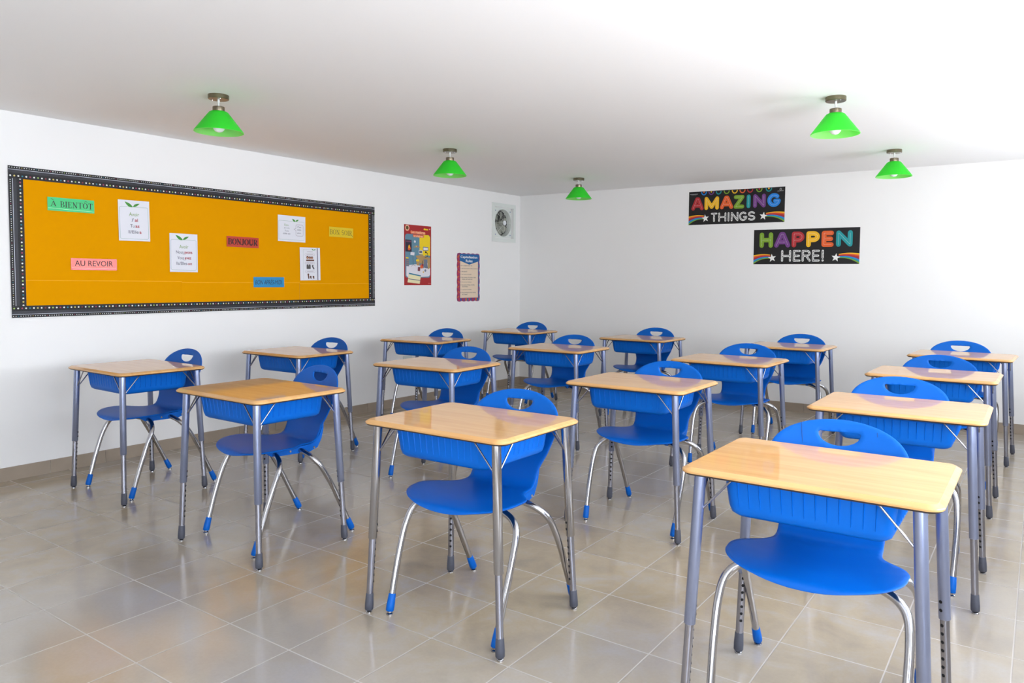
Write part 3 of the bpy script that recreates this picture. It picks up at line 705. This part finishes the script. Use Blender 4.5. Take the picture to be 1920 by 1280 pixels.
place(border(BY1-BY0, .073), 'border_strip', BY1, BZ0+.073, 180, .0076)
# inner edge sits at v=0 for every strip: left strip turned so that outer edge is -u

OFF = .0085
def card(name, y0, y1, z0, z1, ma, rot=0, off=OFF):
    return Sheet(y1-y0, z1-z0, ma, thick=.0008)
navy, crim, gry = ink('navy_text', (44, 44, 70)), ink('crimson_text', (168, 30, 44)), ink('blackish_text', (36, 34, 40))
leafg, txtg, frg, paper = ink('leaf_green', (62, 140, 44)), ink('text_green', (112, 150, 50)), ink('frame_green', (130, 164, 140)), ink('sheet_paper', (224, 224, 230), .5)
def leaf(s, x, y, L_, ang, wd):
    a = R(ang); P = []
    for k in range(9): t = k/8; P.append((t*L_, wd*sin(pi*t**.8)))
    for k in range(7, 0, -1): t = k/8; P.append((t*L_, -wd*.6*sin(pi*t**.9)))
    s.poly([(x+u*cos(a)-v*sin(a), y+u*sin(a)+v*cos(a)) for u, v in P], leafg)
# serif glyph strokes: (points, width factor)
TH, TN = 1.0, .42
def bar(x0, x1, y): return ([(x0, y), (x1, y)], TN)
SG = {'A': (.95, [([(.12, 0), (.48, 1)], TN), ([(.48, 1), (.84, 0)], TH), bar(.25, .70, .36), bar(0, .26, 0), bar(.66, .98, 0)]),
 'B': (.8, [([(.18, 0), (.18, 1)], TH), ([(0, 1), (.45, 1)]+arc(.42, .76, .26, .24, 90, -90)+[(.18, .52)], TN), ([(.18, .52), (.45, .52)]+arc(.45, .26, .3, .26, 90, -90)+[(0, 0)], TN), (arc(.42, .76, .26, .2, 45, -45, 5), TH), (arc(.45, .26, .3, .2, 50, -50, 5), TH)]),
 'I': (.42, [([(.21, 0), (.21, 1)], TH), bar(0, .42, 0), bar(0, .42, 1)]),
 'E': (.78, [([(.18, 0), (.18, 1)], TH), bar(0, .7, 0), bar(0, .68, 1), bar(.18, .5, .52), ([(.7, 0), (.72, .24)], TN), ([(.68, 1), (.68, .78)], TN), ([(.5, .62), (.5, .42)], TN)]),
 'N': (.95, [([(.16, 0), (.16, 1)], TN), ([(.1, 1), (.8, 0)], TH), ([(.8, 0), (.8, 1)], TN), bar(0, .32, 0), bar(.64, .95, 1), bar(0, .16, 1)]),
 'T': (.85, [([(.42, 0), (.42, 1)], TH), bar(0, .85, 1), bar(.25, .6, 0), ([(0, 1), (0, .78)], TN), ([(.85, 1), (.85, .78)], TN)]),
 'O': (.95, [(arc(.47, .5, .42, .5, 0, 360, 22), TN), (arc(.47, .5, .40, .45, 125, 235, 8), TH), (arc(.47, .5, .40, .45, -55, 55, 8), TH)]),
 'J': (.55, [([(.34, 1), (.34, .2)]+arc(.17, .18, .17, .2, 0, -170, 8), TH), bar(.14, .54, 1)]),
 'U': (.95, [([(.17, 1), (.17, .3)]+arc(.46, .3, .29, .3, 180, 360, 10), TH), ([(.75, .3), (.75, 1)], TN), bar(0, .34, 1), bar(.6, .92, 1)]),
 'R': (.9, [([(.18, 0), (.18, 1)], TH), ([(0, 1), (.45, 1)]+arc(.42, .76, .26, .25, 90, -90)+[(.18, .5)], TN), (arc(.42, .76, .27, .2, 45, -45, 5), TH), ([(.42, .5), (.76, 0)], TH), bar(0, .36, 0), bar(.66, .92, 0)]),
 'S': (.65, [(arc(.32, .74, .25, .26, 30, 250, 9)+arc(.34, .27, .27, .27, 80, -160, 10), TH*.8)]), ' ': (.45, [])}
def serif(s, txt, x0, x1, y0, y1, wd, ma, gap=.14):
    tot = sum(SG[c][0] for c in txt)+gap*(len(txt)-1); k = (x1-x0)/tot; x = x0
    for c in txt:
        aw, st = SG[c]
        for pts, f in st: s.line([(x+u*k, y0+v*(y1-y0)) for u, v in pts], wd*f, ma, rnd=False)
        x += (aw+gap)*k
cards = 'word cards pinned on the orange board'
def fin(s, name, y0, z0, label, cat, rot=0, group=cards, off=OFF):
    o = s.done(name, 'L', y0, z0, rot=rot, off=off); tag(o, label, cat, group); return o
gloss = lambda n, c: ink(n, c, .18)
s = card('c', 2.119, 2.398, 1.678, 1.763, gloss('card_green', (58, 196, 116))); s.up()
serif(s, 'A', .018, .050, .030, .062, .0052, gry); s.line([(.022, .076), (.034, .068)], .003, gry)
serif(s, 'BIENTOT', .074, .268, .026, .062, .0055, gry); s.line([(.218, .068), (.2275, .076), (.237, .068)], .0025, gry)
sh = gloss('card_green_shine', (150, 232, 180)); s.up(); s.line([(.003, .016), (.12, .013), (.275, .010)], .0022, sh, False)  # paler streak paints the laminate's shine onto the card
fin(s, 'word_card', 2.119, 1.678, 'green glossy card reading À BIENTÔT, top left of the orange board', 'card')
s = card('c', 2.247, 2.535, 1.303, 1.379, gloss('card_coral', (236, 92, 74))); s.up()
s.text('AU REVOIR', .024, .262, .026, .062, gry); s.up(); s.line([(.004, .014), (.15, .011), (.284, .015)], .002, gloss('card_coral_shine', (248, 160, 140)), False)  # shine of the glossy card drawn as a paler line
fin(s, 'word_card', 2.247, 1.303, 'coral red glossy card reading AU REVOIR, lower left of the orange board', 'card')
s = card('c', 3.359, 3.640, 1.500, 1.582, ink('card_red', (186, 48, 14), .4)); s.up(); serif(s, 'BONJOUR', .012, .270, .020, .064, .0120, ink('dark_red_text', (70, 20, 16)), .1)
fin(s, 'word_card', 3.358, 1.500, 'dark red card reading BONJOUR in the middle of the orange board', 'card', rot=-.6)
s = card('c', 4.349, 4.624, 1.628, 1.716, ink('card_yellow', (222, 190, 20), .5)); s.up(); serif(s, 'BON SOIR', .010, .262, .022, .064, .0045, gry, .12); s.line([(.262, .022), (.268, .012)], .003, gry)
fin(s, 'word_card', 4.350, 1.629, 'yellow card reading BON SOIR at the right end of the orange board', 'card', rot=-.5)
s = card('c', 3.590, 3.878, 1.183, 1.265, ink('card_blue', (20, 134, 186), .4)); s.up(); s.text('BON APR\u00c8S-MIDI', .014, .268, .022, .068, gry, shear=.3)
fin(s, 'word_card', 3.589, 1.184, 'blue card reading BON APRÈS-MIDI near the lower edge of the orange board', 'card', rot=.0)
def verb_sheet(rows, W_, H_):
    s = Sheet(W_, H_, paper, thick=.0008); s.up()
    s.line(rrect(.009, W_-.010, .014, H_-.045, .012, 4), .0018, frg, rnd=False, closed=True); s.up()
    leaf(s, W_*.47, H_-.046, .066, 148, .013); leaf(s, W_*.47, H_-.046, .054, 30, .010); s.up()
    s.text('Avoir', W_*.5-.034, W_*.5+.034, H_-.108, H_-.083, txtg)
    for i, (a, b_, wa, wb_) in enumerate(rows):
        y = H_-.146-i*.041; x = W_*.5-(wa+wb_)/2
        s.text(a, x, x+wa, y, y+.022, navy); hb = .022 if b_ in ('ai',) else .0155
        s.text(b_, x+wa+.006, x+wa+wb_+.006, y, y+hb, crim, bold=.02)
        if wb_ > .04 and a[-1] == 's': s.line(arc(x+wa+.004, y, .012, .006, 200, 340, 6), .0014, navy, rnd=False)
    return s
s = verb_sheet([("J'", 'ai', .016, .022), ('Tu', 'as', .028, .028), ('Il/Elle', 'a', .068, .014)], .213, .279)
fin(s, 'verb_sheet', 2.553, 1.508, 'white Avoir verb sheet with green leaves, left one with J\'ai, Tu as, Il/Elle a', 'poster', rot=.6, group='white verb sheets on the orange board')
s = verb_sheet([('Nous', 'avons', .056, .062), ('Vous', 'avez', .050, .050), ('Ils/Elles', 'ont', .078, .034)], .213, .280)
fin(s, 'verb_sheet', 2.905, 1.299, 'white Avoir verb sheet with green leaves, lower one with Nous avons, Vous avez', 'poster', rot=-.2, group='white verb sheets on the orange board')
W_, H_ = .274, .216
s = Sheet(W_, H_, paper, thick=.0008); s.up(); s.line(rrect(.009, W_-.012, .016, H_-.045, .006, 3), .0016, frg, rnd=False, closed=True); s.up()
leaf(s, W_*.64, H_-.045, .042, 150, .010); leaf(s, W_*.64, H_-.045, .036, 28, .008); s.up()
s.text('\u00catre', .064, .104, .130, .149, txtg); s.text('Je suis', .060, .112, .106, .117, navy); s.text('Tu es', .066, .106, .083, .095, navy); s.text('Il/Elle est', .050, .122, .060, .072, navy)
s.line(rrect(.178, .250, .052, .146, .010, 3), .0018, ink('plum', (112, 70, 96)), rnd=False, closed=True); s.up(); s.poly([(.180, .115), (.157, .105), (.180, .096)], paper); s.up(); s.line([(.179, .116), (.157, .1055), (.179, .096)], .0018, M['ink_plum'], rnd=False)
s.text("C'est", .192, .230, .120, .134, navy); s.text('mon', .192, .228, .096, .107, navy); s.text('p\u00e8re', .192, .229, .068, .083, navy)
fin(s, 'verb_sheet', 3.821, 1.565, 'white sheet with green leaves and a speech bubble, upper right of the orange board', 'poster', rot=-.4, group='white verb sheets on the orange board')
W_, H_ = .212, .281
s = Sheet(W_, H_, paper, thick=.0008); s.up(); s.line([(.034, .006), (.034, .262), (.175, .262)], .0014, frg, rnd=False); s.up()
s.rect(.178, .188, .003, .277, ink('strip_grey', (120, 116, 134))); s.up()  # grey strip down the right side of the sheet
leaf(s, .146, .258, .026, 150, .006); leaf(s, .146, .258, .022, 25, .005); s.up()
faint = ink('faint_print', (150, 130, 140)); s.line([(.075, .245), (.135, .245)], .003, faint, False)
for y in (.222, .148, .076): s.line(rrect(.052, .152, y-.008, y+.007, .004, 3), .0012, faint, False, True); s.line([(.068, y), (.138, y)], .003, faint, False)
br_, gy_ = ink('print_brown', (96, 56, 40)), ink('print_grey', (84, 80, 78)); skn = ink('print_skin', (190, 140, 110))
for x, y, r_ in ((.078, .192, .013), (.102, .190, .012), (.124, .190, .012)):
    s.disc(x, y+.004, r_, br_, 12); s.up(); s.disc(x, y, r_*.7, skn, 10); s.up()
s.rect(.062, .146, .166, .178, br_)
s.rect(.066, .108, .098, .122, gy_); s.disc(.076, .128, .010, gy_, 10); s.disc(.098, .128, .010, gy_, 10); s.disc(.130, .126, .008, gy_, 10); s.line([(.128, .118), (.142, .100)], .012, gy_)
for x in (.082, .106, .136): s.disc(x, .05-(.02 if x > .1 else 0), .009, br_, 10); s.line([(x, .044-(.02 if x > .1 else 0)), (x+.004, .018)], .011, br_)
fin(s, 'picture_sheet', 4.040, 1.240, 'tall white sheet with small brown family pictures, lower right of the orange board', 'poster', group='white verb sheets on the orange board', rot=.8)

# ------------------------------------------------------------------ red poster of school subjects
W_, H_ = .390, .603
pr = ink('poster_red', (168, 26, 30), .35); s = Sheet(W_, H_, pr); s.up()
fx = lambda px: (px-55)/385*W_
fy = lambda py, px=250: H_-(py-(80+(px-55)*.065))/858*H_*(1+.03*(px-55)/385)
def q(px, py): return (max(.002, min(W_-.002, fx(px))), max(.002, min(H_-.002, fy(py, px))))
sky_, yel, wht, flr = ink('poster_slate', (96, 138, 158)), ink('poster_yellow', (240, 206, 10)), ink('poster_white', (226, 222, 228)), None
panel = rrect(q(68, 800)[0], q(425, 800)[0], q(100, 830)[1], q(300, 225)[1], .028, 6); s.poly(panel, sky_); s.up()
def P(*pts, c): s.poly([q(a, b_) for a, b_ in pts], c)
P((270, 232), (400, 228), (424, 260), (424, 520), (270, 500), c=yel)
P((424, 560), (424, 790), (400, 815), (110, 832), (84, 800), (84, 655), (240, 640), (330, 700), c=wht); s.up()
dk = ink('poster_dark', (40, 34, 56)); P((70, 292), (157, 300), (158, 470), (72, 462), c=dk); s.up()
P((110, 390), (125, 360), (140, 400), (148, 425), (120, 450), (104, 430), c=I['orange']); P((112, 380), (130, 372), (134, 412), (114, 416), c=I['yellow']); P((80, 310), (150, 316), (150, 332), (80, 328), c=ink('pmag', (120, 60, 90))); s.up()
tan, gy2, blk = ink('poster_tan', (176, 142, 92)), ink('poster_grey', (110, 116, 134)), ink('poster_black', (34, 32, 36))
s.line([q(185, 400), q(280, 400)], .006, tan, False); s.disc(*q(203, 322), .013, wht, 12)
for a, c in ((205, tan), (222, yel), (240, I['orange']), (262, tan)): s.line([q(a, 398), q(a, 378)], .009, c, False)
P((318, 392), (396, 398), (396, 450), (318, 450), c=gy2); s.up(); P((326, 404), (388, 408), (388, 440), (326, 440), c=wht); s.up()
P((258, 440), (312, 446), (312, 492), (258, 490), c=wht); s.up(); P((264, 448), (306, 452), (306, 484), (264, 482), c=gy2); s.up()
P((218, 520), (300, 510), (424, 552), (424, 580), (330, 570), (218, 545), c=tan); P((235, 545), (330, 570), (330, 640), (235, 620), c=tan); s.up(); P((325, 572), (370, 580), (390, 700), (340, 695), c=gy2); P((380, 580), (424, 575), (424, 690), (390, 715), c=tan); s.up()
s.line([q(345, 545), q(388, 530), q(385, 490), q(360, 468)], .006, blk); s.disc(*q(358, 470), .011, blk, 8); P((325, 490), (350, 485), (350, 520), (320, 525), c=yel); s.up()
s.line([q(172, 500), q(178, 650)], .003, blk, False); s.line([q(150, 672), q(176, 650), q(210, 665)], .003, blk, False); P((142, 468), (198, 476), (192, 518), (138, 510), c=wht); s.up()
s.disc(*q(240, 588), .024, yel, 12, .014); P((222, 600), (262, 604), (266, 660), (226, 656), c=tan); s.up(); s.disc(*q(300, 672), .024, I['orange'], 12, .022); s.up(); s.disc(*q(312, 655), .013, I['red'], 10); s.line([q(300, 660), q(308, 590)], .006, blk, False)
P((244, 680), (280, 684), (272, 740), (240, 735), c=ink('poster_maroon', (120, 50, 60))); s.disc(*q(350, 730), .014, gy2, 10); s.disc(*q(322, 752), .008, I['yellow'], 10)
P((75, 560), (118, 565), (118, 672), (80, 668), c=gy2); P((75, 542), (110, 545), (112, 562), (75, 560), c=yel); s.up()
for y in (590, 618, 645): s.line([q(82, y), q(116, y+3)], .003, tan, False)
P((118, 762), (286, 800), (268, 918), (95, 898), c=ink('poster_cream', (236, 226, 180))); s.up(); P((118, 762), (286, 800), (284, 815), (114, 780), c=ink('poster_teal', (30, 120, 150))); P((108, 842), (276, 866), (275, 876), (105, 852), c=gy2); s.up()
cr_ = ink('title_cream', (252, 196, 160)); s.line([q(150, 188), q(342, 208)], .026, I['orange']); s.line([q(185, 240), q(318, 250)], .026, I['orange']); s.up()
s.text('Les mati\u00e8res', fx(146), fx(346), fy(212, 240), fy(170, 240), cr_, bold=.02); s.text('scolaires', fx(182), fx(320), fy(262, 250), fy(228, 250), cr_, bold=.02)
s.disc(*q(93, 130), .032, cr_, 6); s.up(); s.disc(*q(93, 130), .020, ink('poster_olive', (90, 70, 30)), 10); s.disc(*q(340, 146), .014, yel, 8, .010); s.line([q(330, 148), q(385, 152)], .014, yel); s.disc(*q(412, 146), .008, cr_, 8); s.line([q(385, 912), q(430, 914)], .008, ink('poster_pink', (210, 90, 90)), False)
o = s.done('wall_poster', 'L', 5.285, 1.197, rot=.0); tag(o, 'red French poster of school subjects showing a blue and yellow study room', 'poster')

# ------------------------------------------------------------------ capitalization rules chart, wavy edge
W_, H_ = .394, .532
out = []
def wav(n, a, b_, horiz, c, sgn):
    r_ = []
    for k in range(n*6):
        t = k/(n*6); u = a+(b_-a)*t; wv = .008*abs(sin(pi*n*t))
        r_.append((u, c+sgn*wv) if horiz else (c+sgn*wv, u))
    return r_
i0 = .009
out = wav(5, i0, W_-i0, True, i0, -1)+wav(6, i0, H_-i0, False, W_-i0, 1)+wav(5, W_-i0, i0, True, H_-i0, 1)+wav(6, H_-i0, i0, False, i0, -1)
s = Sheet(W_, H_, ink('chart_plum', (142, 52, 104), .5), outline=out); s.up()
bc = [ink('chart_%d' % i, c) for i, c in enumerate(((186, 50, 84), (40, 110, 150), (206, 96, 40), (110, 66, 136), (170, 44, 70), (60, 80, 150)))]
for i in range(26):
    t = i/26; 
    for xx in (.027, W_-.027):
        yy = .03+t*(H_-.06); s.line([(xx-.014*(1 if i % 2 else -1), yy), (xx+.014*(1 if i % 2 else -1), yy+.018)], .016, bc[(i*2+(xx > .2)*3) % 6])
for i in range(12): s.disc(.04+i*(W_-.08)/11, .024, .016, bc[(i*5) % 6], 9)
s.up(); s.rect(.055, W_-.034, .042, H_-.03, ink('chart_cream', (232, 210, 184))); s.up()
s.poly([(.046, H_-.012), (.046, H_-.085), (W_*.53, H_-.126), (W_-.018, H_-.085), (W_-.018, H_-.012)], ink('chart_blue', (10, 96, 158))); s.up()
s.text('Capitalization', .062, W_-.045, H_-.064, H_-.030, I['white'], bold=.02); s.text('Rules', W_*.53-.060, W_*.53+.056, H_-.100, H_-.070, I['white'], bold=.02)
rows = ['Use a capital letter for', '1. the first word in every sentence', '2. the word I', '3. the names of people', '4. the names of streets, cities,', '    states, and countries', '5. the names of places', '6. the names of days, months,', '    and holidays', '7. a person\'s initials', '8. the greeting and the closing', '    of a letter']
ys = [.392, .361, .329, .297, .264, .245, .213, .181, .162, .130, .098, .079]
for t_, y in zip(rows, ys):
    ind = t_.startswith('    '); t2 = t_.strip(); x = .062 if not ind else .086
    s.text(t2, x, min(x+.0083*len(t2), W_-.04), y-.006, y+.0085, navy, bold=.006, keep=False, align='L')
o = s.done('wall_chart', 'L', 6.079, 1.015); tag(o, 'capitalization rules chart with wavy multicoloured edge and blue heading', 'poster')

# ------------------------------------------------------------------ exhaust fan in the left wall
fy0, fy1, fz0, fz1 = 6.689, 7.136, 1.700, 2.140; fc, fzc = (fy0+fy1)/2, (fz0+fz1)/2
fan = empty('exhaust_fan', (XL, fc, fzc)); tag(fan, 'white square exhaust fan set in the left wall near the room corner', 'fan')
bm = bmesh.new()
def ring_frame(bm, a, b_, x0, x1):
    # square frame, outer half size a, inner half size b
    add_box(bm, x0, x1, -a, a, b_, a); add_box(bm, x0, x1, -a, a, -a, -b_); add_box(bm, x0, x1, -a, -b_, -b_, b_); add_box(bm, x0, x1, b_, a, -b_, b_)
ring_frame(bm, .2225, .180, .0005, .014); link('frame', bm, M['white_plastic'], fan, smooth=False)
bm = bmesh.new(); n = 48; rr = .154; X0 = -.010      # recessed plate with round hole
sq = []
for k in range(n):
    a = 2*pi*(k+.5)/n; c_, s_ = cos(a), sin(a); mx_ = max(abs(c_), abs(s_)); sq.append((c_/mx_*.1745, s_/mx_*.1745))
o1 = [bm.verts.new((X0, y, z)) for y, z in sq]; i1 = [bm.verts.new((X0, rr*cos(2*pi*(k+.5)/n), rr*sin(2*pi*(k+.5)/n))) for k in range(n)]; i2 = [bm.verts.new((X0-.05, v.co.y*.96, v.co.z*.96)) for v in i1]
i3 = [bm.verts.new((X0+.007, v.co.y*1.02, v.co.z*1.02)) for v in i1]; i4 = [bm.verts.new((X0, v.co.y*1.06, v.co.z*1.06)) for v in i1]
for k in range(n):
    j = (k+1) % n; bm.faces.new((o1[k], o1[j], i4[j], i4[k])); bm.faces.new((i4[k], i4[j], i3[j], i3[k])); bm.faces.new((i3[k], i3[j], i2[j], i2[k]))
pl = link('mounting_plate', bm, M['white_plastic'], fan, angle=30)
for sy in (-1, 1):
    for sz in (-1, 1):
        bm = bmesh.new(); add_tube(bm, [(X0, sy*.142, sz*.138), (X0+.004, sy*.142, sz*.138)], .007, 10); link('screw', bm, M['gray'], pl)
bm = bmesh.new(); add_box(bm, -.085, -.080, -.17, .17, -.168, .168); gr = link('back_screen', bm, M['dark'], fan, smooth=False)
bm = bmesh.new()
hs = .0105      # honeycomb screen of thin wires
for r_ in range(-15, 16):
    for c_ in range(-15, 16):
        y = c_*hs*1.5*.9; z = r_*hs*.9*1.732/1.0+(hs*.78 if c_ % 2 else 0)
        if y*y+z*z > .142**2: continue
        hexp = [(y+hs*.9*cos(R(60*k)), z+hs*.9*sin(R(60*k))) for k in range(4)]
        for (a, b_), (c2, d2) in zip(hexp, hexp[1:]):
            L_ = math.hypot(c2-a, d2-b_); nx, ny = -(d2-b_)/L_*.0011, (c2-a)/L_*.0011
            bm.faces.new([bm.verts.new((-.079, a-nx, b_-ny)), bm.verts.new((-.079, c2-nx, d2-ny)), bm.verts.new((-.079, c2+nx, d2+ny)), bm.verts.new((-.079, a+nx, b_+ny))])
o = link('honeycomb_mesh', bm, M['wire'], gr, smooth=False, recalc=False)
for k in range(6):
    bm = bmesh.new(); a0 = R(60*k+18); lo, hi = [], []
    for i in range(7):
        r_ = .028+.108*i/6; wd_ = R(16+4*sin(pi*i/6)); tw = .014-.004*i/6
        lo.append((-.052-tw, r_*cos(a0-wd_), r_*sin(a0-wd_))); hi.append((-.052+tw, r_*cos(a0+wd_), r_*sin(a0+wd_)))
    A = [bm.verts.new(p) for p in lo]; B = [bm.verts.new(p) for p in hi]; A2 = [bm.verts.new((p[0]-.0015, p[1], p[2])) for p in lo]; B2 = [bm.verts.new((p[0]-.0015, p[1], p[2])) for p in hi]
    for i in range(6):
        bm.faces.new((A[i], A[i+1], B[i+1], B[i])); bm.faces.new((A2[i], B2[i], B2[i+1], A2[i+1])); bm.faces.new((A[i], A2[i], A2[i+1], A[i+1])); bm.faces.new((B[i], B[i+1], B2[i+1], B2[i]))
    link('fan_blade', bm, M['fanblade'], fan, angle=40)
bm = bmesh.new(); add_tube(bm, [(-.078, 0, 0), (-.03, 0, 0)], .032, 24); link('motor', bm, M['fanblade'], fan)
bm = bmesh.new()
for k in range(8):
    a = R(45*k); add_tube(bm, [(.016, .012*cos(a), .012*sin(a)), (.012, .1*cos(a), .1*sin(a)), (-.010, .158*cos(a), .158*sin(a)), (-.021, .160*cos(a), .160*sin(a))], .0016, 6)
for r_, xx in ((.05, .0145), (.095, .012), (.135, .0)):
    pts = [(xx, r_*cos(R(10*k)), r_*sin(R(10*k))) for k in range(37)]; add_tube(bm, pts, .0012 if r_ != .135 else .0015, 6, cap=False)
link('guard', bm, M['wire'], fan)
bm = bmesh.new(); add_tube(bm, [(.012, 0, 0), (.020, 0, 0), (.022, 0, 0)], [.027, .027, .024], 28); link('hub_cap', bm, mat('hub_white', (236, 238, 240), .3), fan)

# small wall socket under the third-row desk at the left wall
so = empty('wall_socket', (XL, 5.325, .455)); tag(so, 'small white socket plate low on the left wall behind the third-row desk', 'socket')
bm = bmesh.new(); loft(bm, [[(x, y, z) for y, z in rrect(-.058, .058, -.037, .037, .006, 3)] for x in (.0005, .007)]); link('cover_plate', bm, M['white_plastic'], so, smooth=False)
bm = bmesh.new(); loft(bm, [[(x, y, z) for y, z in rrect(-.030, .030, -.020, .020, .004, 3)] for x in (.007, .009)]); link('socket_insert', bm, M['white_plastic'], so, smooth=False)
